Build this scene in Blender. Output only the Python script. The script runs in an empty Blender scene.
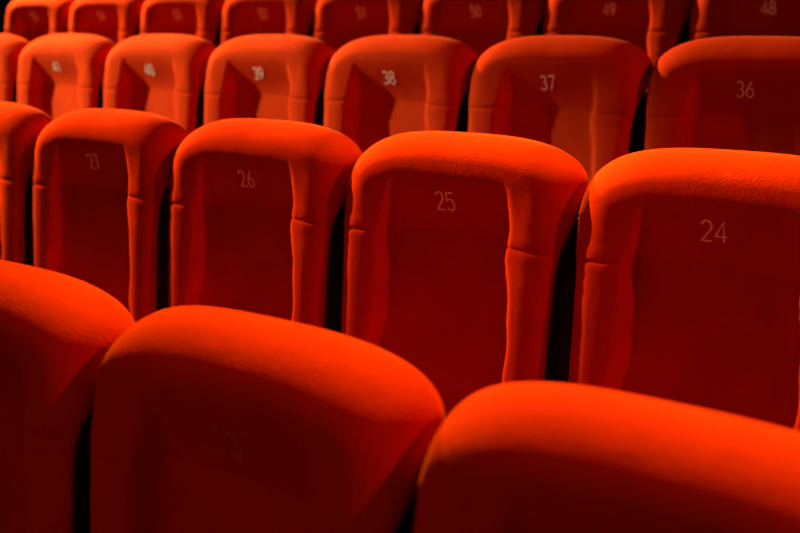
import bpy, math, random
import numpy as np
from mathutils import Vector, Matrix

random.seed(4)
scene = bpy.context.scene
col = scene.collection

# ------------------------------------------------------------------ layout
SEAT_W = 0.56
# (shift along the row, depth, height of the shoulder line), nearest row first
ROWS = [(-0.010, 0.0, -0.004), (-0.1636, 0.8557, 0.1250), (-0.3288, 1.7474, 0.2844), (-0.462, 2.5911, 0.4707)]
FIRST_NUMBER = [12, 24, 36, 48]
SEAT_RANGE = [(12, 14), (24, 28), (36, 42), (48, 55)]
SHOULDER = 1.04        # shoulder line above that row's floor


# ------------------------------------------------------------------ materials
def new_mat(name):
    m = bpy.data.materials.new(name)
    m.use_nodes = True
    nt = m.node_tree
    nt.nodes.clear()
    out = nt.nodes.new('ShaderNodeOutputMaterial')
    b = nt.nodes.new('ShaderNodeBsdfPrincipled')
    nt.links.new(b.outputs[0], out.inputs[0])
    return m, nt, b


def velvet(name, c_dark, c_light, sheen=0.12):
    m, nt, b = new_mat(name)
    N, L = nt.nodes.new, nt.links.new
    tc = N('ShaderNodeTexCoord')
    n1 = N('ShaderNodeTexNoise'); n1.inputs['Scale'].default_value = 9; n1.inputs['Detail'].default_value = 5
    L(tc.outputs['Object'], n1.inputs['Vector'])
    mix = N('ShaderNodeMix'); mix.data_type = 'RGBA'
    mix.inputs['A'].default_value = (*c_dark, 1); mix.inputs['B'].default_value = (*c_light, 1)
    ramp = N('ShaderNodeMapRange'); ramp.inputs['From Min'].default_value = .35; ramp.inputs['From Max'].default_value = .65
    L(n1.outputs['Fac'], ramp.inputs['Value']); L(ramp.outputs['Result'], mix.inputs['Factor'])
    # worn nap: fine pale grain
    n2 = N('ShaderNodeTexNoise'); n2.inputs['Scale'].default_value = 230; n2.inputs['Detail'].default_value = 3
    L(tc.outputs['Object'], n2.inputs['Vector'])
    n3 = N('ShaderNodeTexNoise'); n3.inputs['Scale'].default_value = 5.0
    L(tc.outputs['Object'], n3.inputs['Vector'])
    r3 = N('ShaderNodeMapRange'); r3.inputs['From Min'].default_value = .5; r3.inputs['From Max'].default_value = .7
    L(n3.outputs['Fac'], r3.inputs['Value'])
    r3.inputs['To Min'].default_value = .12; r3.inputs['To Max'].default_value = .55
    bump = N('ShaderNodeBump'); bump.inputs['Distance'].default_value = .0028
    L(r3.outputs['Result'], bump.inputs['Strength'])
    L(n2.outputs['Fac'], bump.inputs['Height'])
    n4 = N('ShaderNodeTexNoise'); n4.inputs['Scale'].default_value = 28; n4.inputs['Detail'].default_value = 2
    L(tc.outputs['Object'], n4.inputs['Vector'])
    b2 = N('ShaderNodeBump'); b2.inputs['Distance'].default_value = .004; b2.inputs['Strength'].default_value = .18
    L(n4.outputs['Fac'], b2.inputs['Height']); L(bump.outputs['Normal'], b2.inputs['Normal'])
    L(b2.outputs['Normal'], b.inputs['Normal'])
    L(mix.outputs['Result'], b.inputs['Base Color'])
    b.inputs['Roughness'].default_value = .95
    b.inputs['Specular IOR Level'].default_value = .0
    b.inputs['Sheen Weight'].default_value = sheen
    b.inputs['Sheen Roughness'].default_value = .35
    b.inputs['Sheen Tint'].default_value = (1.0, .22, .05, 1)
    return m


def plain(name, c, rough=.6, metal=0, scale=30, amount=.25):
    m, nt, b = new_mat(name)
    N, L = nt.nodes.new, nt.links.new
    tc = N('ShaderNodeTexCoord'); n = N('ShaderNodeTexNoise'); n.inputs['Scale'].default_value = scale
    n.inputs['Detail'].default_value = 4
    L(tc.outputs['Object'], n.inputs['Vector'])
    mix = N('ShaderNodeMix'); mix.data_type = 'RGBA'
    mix.inputs['A'].default_value = (*[v * (1 - amount) for v in c], 1)
    mix.inputs['B'].default_value = (*[v * (1 + amount) for v in c], 1)
    L(n.outputs['Fac'], mix.inputs['Factor']); L(mix.outputs['Result'], b.inputs['Base Color'])
    b.inputs['Roughness'].default_value = rough; b.inputs['Metallic'].default_value = metal
    b.inputs['Specular IOR Level'].default_value = .2
    return m


M_VELVET = velvet('red_velvet', (.42, .021, .0022), (.49, .026, .0030))
M_NUMBER = plain('number_thread', (.95, .75, .42), .5, 0, 200, .1)
M_FAINT = plain('faint_number_thread', (.55, .12, .06), .6, 0, 90, .5)  # darker, redder thread for the nearest row's numbers
M_SHELL = plain('dark_shell', (.03, .004, .004), .95)
M_METAL = plain('black_metal', (.02, .02, .022), .45, .6)
M_FLOOR = plain('dark_carpet', (.035, .008, .01), .95, 0, 60, .4)
M_WALL = plain('navy_wall', (.008, .012, .10), .9, 0, 4, .3)


# ------------------------------------------------------------------ mesh helpers
def mesh_obj(name, verts, faces, mat, parent=None, smooth=True):
    me = bpy.data.meshes.new(name)
    me.from_pydata([tuple(map(float, v)) for v in verts], [], faces)
    me.update()
    if smooth:
        me.polygons.foreach_set('use_smooth', [True] * len(me.polygons))
    me.materials.append(mat)
    o = bpy.data.objects.new(name, me)
    col.objects.link(o)
    if parent: o.parent = parent
    return o


def sstep(x, a, b):
    t = np.clip((x - a) / (b - a), 0, 1)
    return t * t * (3 - 2 * t)


def smooth_interp(x, pts):
    """monotone-ish smooth profile through control points (Catmull-Rom)"""
    pts = sorted(pts)
    xs = np.array([p[0] for p in pts]); ys = np.array([p[1] for p in pts])
    m = np.gradient(ys, xs)
    x = np.clip(x, xs[0], xs[-1])
    i = np.clip(np.searchsorted(xs, x) - 1, 0, len(xs) - 2)
    h = xs[i + 1] - xs[i]; t = (x - xs[i]) / h
    return ((2*t**3 - 3*t**2 + 1) * ys[i] + (t**3 - 2*t**2 + t) * h * m[i]
            + (-2*t**3 + 3*t**2) * ys[i + 1] + (t**3 - t**2) * h * m[i + 1])


Z_WIDE, Z_TOP, Z_BOT = -.075, .054, -.70
SEAM = -.155
P_FRONT = [(.07, -.066), (0, -.090), (-.05, -.099), (-.10, -.108), (-.16, -.118), (-.22, -.130), (-.30, -.143), (-.50, -.172), (-.75, -.206)]
P_BACK = [(.07, .062), (0, .070), (-.05, .060), (-.10, .028), (-.16, -.010), (-.22, -.032), (-.30, -.048), (-.50, -.078), (-.75, -.112)]
P_EDGE = [(.07, .012), (0, .018), (-.04, .008), (-.08, -.030), (-.13, -.078), (-.20, -.102), (-.30, -.118), (-.50, -.147), (-.75, -.181)]


def half_width(z):
    low = smooth_interp(np.minimum(z, Z_WIDE), [(-.75, .254), (-.40, .255), (-.25, .257), (-.17, .261), (-.11, .272), (Z_WIDE, .2795)])
    return low


def top_z(u):
    t = np.clip(np.abs(u) / .2795, 0, 1)
    return Z_WIDE + (Z_TOP - Z_WIDE) * np.power(np.maximum(1 - t ** 3.0, 0), 1 / 2.7)


def front_y(u, z, d):
    E, F = smooth_interp(z, P_EDGE), smooth_interp(z, P_FRONT)
    rf = .040 + .040 * sstep(z, -.18, -.05)
    t = np.clip(d / rf, 0, 1)
    y = E + (F - E) * np.power(np.maximum(1 - (1 - t) ** 2.1, 0), 1 / 2.1)
    # bolsters either side of a sunken middle panel
    au = np.abs(u)
    rin = .128 + .030 * np.clip((-z - .15) / .5, 0, 1) + .0045 * np.sin(z * 24 + 1.2 + 1.5 * np.sign(u)) + .0025 * np.sin(z * 53 + 2 * np.sign(u))
    k = np.sqrt(np.maximum((au - rin) / .034, 0) ** 2 + np.maximum((z + .165) / .150, 0) ** 2)
    side = 1 - sstep(k, 0, 1)
    y = y + .050 * side
    # bolsters are softly convex
    y = y + .45 * (np.clip(np.abs(au - .195), 0, .05)) ** 1.5 * (1 - side) * sstep(-z, .03, .14)
    y = y + .010 * (1 - np.clip(au / .28, 0, 1) ** 2) * sstep(-z, -.06, .05)
    # stitched seam across the back
    g = np.exp(-((z - SEAM - .004 * np.cos(u * 9)) / .0032) ** 2)
    y = y + g * (.0028 * (1 - side) + .0010 * side) * np.clip(d / .02, 0, 1)
    # a slight puff above and below the stitching on the bolsters
    y = y - .0012 * (1 - side) * np.exp(-((np.abs(z - SEAM) - .016) / .013) ** 2) * np.clip(d / .03, 0, 1)
    return y


def back_y(u, z, d):
    E, B = smooth_interp(z, P_EDGE), smooth_interp(z, P_BACK)
    lowf = sstep(-z, .08, .16)
    t = np.clip(d / .055, 0, 1)
    head = np.sqrt(np.maximum(1 - (1 - t) ** 2, 0))
    low = sstep(d, 0, .10)
    return E + (B - E) * (head * (1 - lowf) + low * lowf)


zz = np.linspace(Z_BOT, Z_WIDE, 160)
uu = .2795 * np.sin(np.linspace(-np.pi / 2, np.pi / 2, 240))
OUT = np.concatenate([np.stack([-half_width(zz), zz], 1), np.stack([uu, top_z(uu)], 1), np.stack([half_width(zz[::-1]), zz[::-1]], 1)])


def outline_dist(u, z):
    A, B = OUT[:-1], OUT[1:]
    P = np.stack([u.ravel(), z.ravel()], 1)
    ab = B - A; l2 = (ab ** 2).sum(1) + 1e-12
    best = np.full(len(P), 9.)
    for k in range(0, len(P), 500):
        q = P[k:k + 500, None, :]
        t = np.clip(((q - A) * ab).sum(2) / l2, 0, 1)
        dd = np.sqrt((((A + t[..., None] * ab) - q) ** 2).sum(2))
        best[k:k + 500] = dd.min(1)
    return best.reshape(u.shape)


def build_backrest(parent):
    nu = 97
    th = np.linspace(-np.pi / 2, np.pi / 2, nu)
    # blend of cosine and even spacing: dense at the edges, still fine mid-way
    v = .6 * np.sin(th) + .4 * np.sin(th) * (1.0)
    v = np.sin(th) * .75 + (th / (np.pi / 2)) * .25
    # vertical parameter, extra rows at the seam
    lo = np.concatenate([np.linspace(Z_BOT, SEAM - .03, 26)[:-1], np.linspace(SEAM - .03, SEAM + .03, 25)[:-1], np.linspace(SEAM + .03, Z_WIDE, 9)])
    hi = np.sin(np.linspace(0, np.pi / 2, 26))[1:] * .8 + np.linspace(0, 1, 26)[1:] * .2
    U, Z = [], []
    for z in lo:
        U.append(v * half_width(np.array([z]))[0]); Z.append(np.full(nu, z))
    ub = v * .2795
    zt = top_z(ub)
    for h in hi:
        U.append(ub); Z.append(Z_WIDE + (zt - Z_WIDE) * h)
    U, Z = np.array(U), np.array(Z)
    D = outline_dist(U, Z)
    D[:, 0] = 0; D[:, -1] = 0; D[-1, :] = 0
    YF, YB = front_y(U, Z, D), back_y(U, Z, D)
    nr = U.shape[0]
    verts, faces = [], []
    fi = np.zeros((nr, nu), int); bi = np.zeros((nr, nu), int)
    for r in range(nr):
        for c in range(nu):
            fi[r, c] = len(verts); verts.append((U[r, c], YF[r, c], Z[r, c]))
    for r in range(nr):
        for c in range(nu):
            if c in (0, nu - 1) or r == nr - 1:
                bi[r, c] = fi[r, c]
            else:
                bi[r, c] = len(verts); verts.append((U[r, c], YB[r, c], Z[r, c]))
    def add(q):
        w = []
        for i in q:
            if i not in w: w.append(int(i))
        if len(w) > 2: faces.append(w)
    for r in range(nr - 1):
        for c in range(nu - 1):
            add((fi[r, c], fi[r, c + 1], fi[r + 1, c + 1], fi[r + 1, c]))
            add((bi[r, c + 1], bi[r, c], bi[r + 1, c], bi[r + 1, c + 1]))
    for c in range(nu - 1):
        add((fi[0, c + 1], fi[0, c], bi[0, c], bi[0, c + 1]))
    # degenerate top-edge columns (v=+-1 above the widest point collapse): merge
    import bmesh
    o = mesh_obj('backrest', verts, faces, M_VELVET, parent)
    bm = bmesh.new(); bm.from_mesh(o.data)
    bmesh.ops.remove_doubles(bm, verts=bm.verts, dist=1e-5)
    bmesh.ops.recalc_face_normals(bm, faces=bm.faces)
    bm.to_mesh(o.data); bm.free()
    return o


def build_shell(parent):
    """dark moulded tub behind the upholstery: a wide back plate with returned sides"""
    zs = np.concatenate([np.linspace(-.71, -.20, 16), np.linspace(-.19, -.105, 8)])
    verts, faces = [], []
    rings = []
    for z in zs:
        za = np.array([z])
        w = half_width(za)[0] - .004
        E = smooth_interp(za, P_EDGE)[0] + .003
        B = smooth_interp(za, P_BACK)[0] + .018
        f = .2780  # flange widened to block the gaps between seats and keep them dark
        half = [(w, E), (w + .001, E + (B - E) * .35), (w + .002, B - .022), (f, B - .016), (f, B - .002), (f - .012, B + .006), (.18, B + .014), (.09, B + .018), (0, B + .020)]
        outer = half + [(-a, b) for a, b in half[-2::-1]]
        inner_h = [(w - .006, E), (w - .006, E + (B - E) * .35), (w - .006, B - .012), (w - .020, B - .004), (.18, B + .004), (.09, B + .010), (0, B + .012)]
        inner = [(-a, b) for a, b in inner_h] + inner_h[-2::-1]
        ring = outer + inner
        rings.append([len(verts) + i for i in range(len(ring))])
        verts += [(a, b, z) for a, b in ring]
    n = len(rings[0])
    for r in range(len(rings) - 1):
        for i in range(n):
            k = (i + 1) % n
            faces.append((rings[r][i], rings[r][k], rings[r + 1][k], rings[r + 1][i]))
    faces.append(tuple(rings[0][::-1])); faces.append(tuple(rings[-1]))
    import bmesh
    o = mesh_obj('back_shell', verts, faces, M_SHELL, parent, smooth=False)
    bm = bmesh.new(); bm.from_mesh(o.data); bmesh.ops.recalc_face_normals(bm, faces=bm.faces)
    bm.to_mesh(o.data); bm.free()
    return o


def rounded_block(name, cx, cy, cz, sx, sy, sz, r, mat, parent, crown=0.0, pw=4):
    """cushion-like block: superellipsoid on a sphere grid, with a crowned top"""
    nu, nv = 40, 20
    verts, faces = [], []
    def se(c, e): return math.copysign(abs(c) ** e, c)
    e = 2 / pw
    for j in range(nv + 1):
        ph = -math.pi / 2 + math.pi * j / nv
        for i in range(nu):
            t = 2 * math.pi * i / nu
            x = se(math.cos(ph), .45) * se(math.cos(t), e)
            y = se(math.cos(ph), .45) * se(math.sin(t), e)
            z = se(math.sin(ph), .55)
            zz_ = z * sz / 2
            if z > 0: zz_ += crown * (1 - x * x) * (1 - y * y)
            verts.append((cx + x * sx / 2, cy + y * sy / 2, cz + zz_))
    for j in range(nv):
        for i in range(nu):
            a = j * nu + i; b = j * nu + (i + 1) % nu
            faces.append((a, b, b + nu, a + nu))
    import bmesh
    o = mesh_obj(name, verts, faces, mat, parent)
    bm = bmesh.new(); bm.from_mesh(o.data)
    bmesh.ops.remove_doubles(bm, verts=bm.verts, dist=1e-5)
    bmesh.ops.recalc_face_normals(bm, faces=bm.faces)
    bm.to_mesh(o.data); bm.free()
    return o


def bars(name, segs, mat, parent):
    """flat steel bars between points (x half-width, thickness) with chamfered section, plus foot plates"""
    verts, faces = [], []
    for (p, q, w, d) in segs:
        p, q = Vector(p), Vector(q)
        ax = (q - p).normalized()
        side = Vector((1, 0, 0)) if abs(ax.x) < .9 else Vector((0, 1, 0))
        fw = ax.cross(side).normalized(); side = fw.cross(ax).normalized()
        c = min(w, d) * .25
        sec = [(-w + c, -d), (w - c, -d), (w, -d + c), (w, d - c), (w - c, d), (-w + c, d), (-w, d - c), (-w, -d + c)]
        b = len(verts)
        for e in (p, q):
            for (a, t) in sec: verts.append(tuple(e + side * a + fw * t))
        for i in range(8):
            j = (i + 1) % 8
            faces.append((b + i, b + j, b + 8 + j, b + 8 + i))
        faces.append(tuple(b + i for i in range(7, -1, -1))); faces.append(tuple(b + 8 + i for i in range(8)))
    return mesh_obj(name, verts, faces, mat, parent, smooth=False)


# ------------------------------------------------------------------ stroke digits
def arc(cx, cy, rx, ry, a0, a1, n=14):
    return [(cx + rx * math.cos(math.radians(a0 + (a1 - a0) * i / n)), cy + ry * math.sin(math.radians(a0 + (a1 - a0) * i / n))) for i in range(n + 1)]


W = .30   # half width of a unit-high digit
DIG = {
    '0': [arc(0, .5, .27, .5, 90, 450, 28)],
    '1': [[(-.16, .78), (.05, 1), (.05, 0)]],
    '2': [arc(0, .73, .26, .27, 165, -35) + [(-.27, 0), (.28, 0)]],
    '3': [arc(0, .75, .24, .25, 150, -80) + arc(0, .26, .27, .26, 75, -150)],
    '4': [[(.14, 0), (.14, 1), (-.30, .27), (.30, .27)]],
    '5': [[(.25, 1), (-.19, 1), (-.23, .55)] + arc(-.01, .32, .27, .32, 125, -145)],
    '6': [[(.14, 1), (-.14, .60)] + arc(0, .29, .26, .29, 150, 510, 26)],
    '7': [[(-.26, 1), (.27, 1), (-.08, 0)]],
    '8': [arc(0, .75, .22, .25, -90, 270, 24) + arc(0, .25, .27, .25, 90, 450, 24)],
    '9': [[(-.14, 0), (.14, .40)] + arc(0, .71, .26, .29, -30, 330, 26)],
}


def build_number(text, parent, h=.041, stroke=.0017, zc=-.08, uc=-.008):
    verts, faces = [], []
    adv = h * .62
    x0 = uc - adv * (len(text) - 1) / 2
    for k, ch in enumerate(text):
        for line in DIG[ch]:
            pts = [Vector((x0 + k * adv + px * h * .82, zc + (py - .5) * h)) for px, py in line]
            b = len(verts)
            for i, p in enumerate(pts):
                if i == 0: t = (pts[1] - p).normalized(); n = Vector((-t.y, t.x)); sc = 1
                elif i == len(pts) - 1: t = (p - pts[i - 1]).normalized(); n = Vector((-t.y, t.x)); sc = 1
                else:
                    a = (p - pts[i - 1]).normalized(); c = (pts[i + 1] - p).normalized()
                    t = (a + c); t = t.normalized() if t.length > 1e-4 else a
                    n = Vector((-t.y, t.x)); sc = min(1.6, 1 / max(.4, n.dot(Vector((-a.y, a.x)))))
                for s_ in (-1, 1):
                    q = p + n * stroke * sc * s_
                    y = float(front_y(np.array([q.x]), np.array([q.y]), np.array([.2]))[0])
                    verts.append((q.x, y - .0013, q.y))
                    verts.append((q.x, y + .0010, q.y))
            for i in range(len(pts) - 1):
                a = b + i * 4; c = a + 4
                faces.append((a, a + 2, c + 2, c))
                faces.append((a, c, c + 1, a + 1)); faces.append((a + 2, a + 3, c + 3, c + 2))
            faces.append((b, b + 1, b + 3, b + 2)); e = b + (len(pts) - 1) * 4
            faces.append((e, e + 2, e + 3, e + 1))
    import bmesh
    o = mesh_obj('seat_number', verts, faces, M_NUMBER, parent, smooth=False)
    bm = bmesh.new(); bm.from_mesh(o.data); bmesh.ops.recalc_face_normals(bm, faces=bm.faces)
    bm.to_mesh(o.data); bm.free()
    return o


# ------------------------------------------------------------------ the seat
def empty(name, loc):
    e = bpy.data.objects.new(name, None); e.empty_display_size = .1
    col.objects.link(e); e.location = loc
    return e


proto = empty('theatre_seat', (0, 0, 0))
parts = []
parts.append(build_backrest(proto))
parts.append(build_shell(proto))
parts.append(rounded_block('seat_cushion', 0, -.34, -.615, .50, .42, .11, .04, M_VELVET, proto, crown=.018))
parts.append(rounded_block('seat_pan', 0, -.335, -.676, .47, .39, .035, .02, M_SHELL, proto))
for s in (-1, 1):
    x = s * .235
    parts.append(bars('leg', [((x, -.15, -.60), (x, -.15, -SHOULDER + .008), .016, .028),
                              ((x, -.40, -.70), (x, -.15, -.74), .010, .020),
                              ((x, -.27, -SHOULDER + .006), (x, -.03, -SHOULDER + .006), .028, .006)], M_METAL, proto))
for p in parts:
    p.location = (0, 0, SHOULDER)

LABELS = {
    12: 'blurred red velvet theatre seat at lower right, rightmost in the nearest row',
    13: 'blurred red velvet theatre seat with shadowed front, middle of the nearest row',
    14: 'blurred red velvet theatre seat, leftmost in the nearest row',
    24: 'red velvet theatre seat numbered 24, rightmost in the second row',
    25: 'sharply focused red velvet theatre seat numbered 25 in the second row',
    26: 'red velvet theatre seat numbered 26 in the second row',
    27: 'orange-lit red velvet theatre seat left of seat 26 in the second row',
    28: 'red velvet theatre seat cut off at left, leftmost in the second row',
    36: 'red velvet theatre seat numbered 36, rightmost in the third row',
    37: 'red velvet theatre seat numbered 37 in the third row, behind seat 25',
    38: 'red velvet theatre seat numbered 38 with a shadowed left half, third row',
    39: 'orange-lit theatre seat numbered 39 in the third row, behind seat 26',
    40: 'orange-lit theatre seat in the third row, third from the left end',
    41: 'orange-lit theatre seat in the third row, second from the left end',
    42: 'narrow visible slice of an orange-lit theatre seat, leftmost in the third row',
    48: 'dim red theatre seat numbered 48, rightmost in the farthest row',
    49: 'dim red theatre seat numbered 49, second from right in the farthest row',
    50: 'dim red theatre seat in the farthest row, third from the right',
    51: 'red theatre seat in the farthest row, fourth from the right',
    52: 'red theatre seat in the farthest row, fourth from the left end',
    53: 'red theatre seat in the farthest row, third from the left end',
    54: 'orange-rimmed theatre seat in the farthest row, second from the left end',
    55: 'orange-rimmed theatre seat at the left end of the farthest row, beside darkness',
}
ROW_WORDS = ['nearest row', 'second row', 'third row', 'farthest row']
first = True
for ri, ((ox, oy, oz), n0, (na, nb)) in enumerate(zip(ROWS, FIRST_NUMBER, SEAT_RANGE)):
    for num in range(na, nb + 1):
        x = ox - (num - n0 - .5) * SEAT_W - SEAT_W
        x = ox + SEAT_W / 2 - (num - n0) * SEAT_W
        loc = (x, oy, oz - SHOULDER)
        if first:
            r = proto; r.location = loc; first = False
        else:
            r = proto.copy(); col.objects.link(r); r.location = loc
            for p in parts:
                c = p.copy(); col.objects.link(c); c.parent = r
        lab = LABELS[num]
        r['label'] = lab; r['category'] = 'seat'
        r['group'] = 'red theatre seats in the ' + ROW_WORDS[ri]
        nm = build_number(str(num), r, stroke=(.0009, .0017, .0019, .0034)[ri], zc=(-.097, -.080, -.078, -.078)[ri])
        nm.location = (0, 0, SHOULDER)
        if ri == 0: nm.data.materials[0] = M_FAINT
        nm['label'] = ('faint seat number %d' if ri == 0 else 'pale seat number %d') % num

# ------------------------------------------------------------------ setting
fz = [oz - SHOULDER for (_, _, oz) in ROWS]
prof = [(-1.6, fz[0] - .14)]
edge = -.52
prof.append((edge, fz[0] - .14)); prof.append((edge, fz[0]))
for i in range(1, 4):
    e = ROWS[i][1] - .52
    prof += [(e, fz[i - 1]), (e, fz[i])]
prof.append((5.2, fz[3]))
verts, faces = [], []
X0, X1 = -6.5, 3.5
for (y, z) in prof:
    verts += [(X0, y, z), (X1, y, z)]
for i in range(len(prof) - 1):
    faces.append((2*i, 2*i + 1, 2*i + 3, 2*i + 2))
nb_ = len(verts)
for (y, z) in (prof[0], prof[-1]):
    verts += [(X0, y, fz[0] - .4), (X1, y, fz[0] - .4)]
faces.append((nb_, nb_ + 2, nb_ + 3, nb_ + 1))
faces.append((0, nb_, nb_ + 1, 1)); L_ = 2 * (len(prof) - 1)
faces.append((L_, L_ + 1, nb_ + 3, nb_ + 2))
faces.append(tuple([2*i for i in range(len(prof))] + [nb_ + 2, nb_]))
faces.append(tuple([2*i + 1 for i in range(len(prof))][::-1] + [nb_ + 1, nb_ + 3]))
fl = mesh_obj('floor', verts, faces, M_FLOOR, None, smooth=False); fl['kind'] = 'structure'


def box(name, lo, hi, mat):
    v = [(x, y, z) for x in (lo[0], hi[0]) for y in (lo[1], hi[1]) for z in (lo[2], hi[2])]
    f = [(0, 1, 3, 2), (4, 6, 7, 5), (0, 4, 5, 1), (2, 3, 7, 6), (0, 2, 6, 4), (1, 5, 7, 3)]
    o = mesh_obj(name, v, f, mat, None, smooth=False); o['kind'] = 'structure'
    return o


box('wall_back', (X0, 5.2, -1.4), (X1, 5.35, 3.2), M_WALL)
box('wall_left', (X0 - .15, -1.6, -1.4), (X0, 5.35, 3.2), M_WALL)

# ------------------------------------------------------------------ light
w = bpy.data.worlds.new('hall'); scene.world = w; w.use_nodes = True
bg = w.node_tree.nodes['Background']
bg.inputs[0].default_value = (1.0, .50, .50, 1); bg.inputs[1].default_value = .085


def aim(o, target):
    d = Vector(target) - o.location
    o.rotation_euler = d.to_track_quat('-Z', 'Y').to_euler()


def spot(name, loc, target, power, color, angle, blend, radius, narrow=1.0):
    l = bpy.data.lights.new(name, 'SPOT'); l.energy = power; l.color = color
    l.spot_size = math.radians(angle); l.spot_blend = blend; l.shadow_soft_size = radius
    o = bpy.data.objects.new(name, l); col.objects.link(o); o.location = loc; aim(o, target)
    o.scale = (narrow, 1, 1)
    return o


spot('key_spotlight', (-6.0, .98, 2.1), (.1, .54, 0), 5500, (1, .56, .02), 34, .7, .03, .29)
spot('left_spotlight', (-6.0, .50, 2.2), (-2.75, 1.30, .2), 2700, (1, 1.35, 1.3), 26, .75, .04, .8)
spot('rear_spotlight', (-6.0, 2.7, 2.4), (-1.8, 2.3, .4), 5000, (1, 1.0, .8), 66, .6, .04, .6)
spot('top_spotlight', (-1.3, 3.0, 3.6), (.0, -.15, 0), 3400, (1, .66, .02), 30, .8, .04, 1)
spot('front_fill', (-.9, -2.6, 1.5), (-.2, 0, -.2), 30, (1, .02, .01), 34, .8, .3)  # added weak red fill, lifts the dark fronts of the nearest row
spot('red_spotlight', (4.4, .76, 3.4), (-.8, .62, 0), 540, (1, .02, .005), 60, .6, .06, .45)

# ------------------------------------------------------------------ camera
yaw, pitch, roll = .5786, .2889, -.0252
cam = bpy.data.cameras.new('camera'); co = bpy.data.objects.new('camera', cam); col.objects.link(co)
co.location = (.5115, -.8735, .4713)
co.rotation_euler = (Matrix.Rotation(yaw, 3, 'Z') @ Matrix.Rotation(math.pi / 2 - pitch, 3, 'X') @ Matrix.Rotation(roll, 3, 'Z')).to_euler()
cam.sensor_width = 36; cam.lens = 36 * 920.7 / 800
cam.clip_start = .02
cam.dof.use_dof = True; cam.dof.focus_distance = 1.85; cam.dof.aperture_fstop = 2.4
scene.camera = co

scene.view_settings.view_transform = 'Standard'
scene.view_settings.look = 'None'
scene.view_settings.exposure = 0
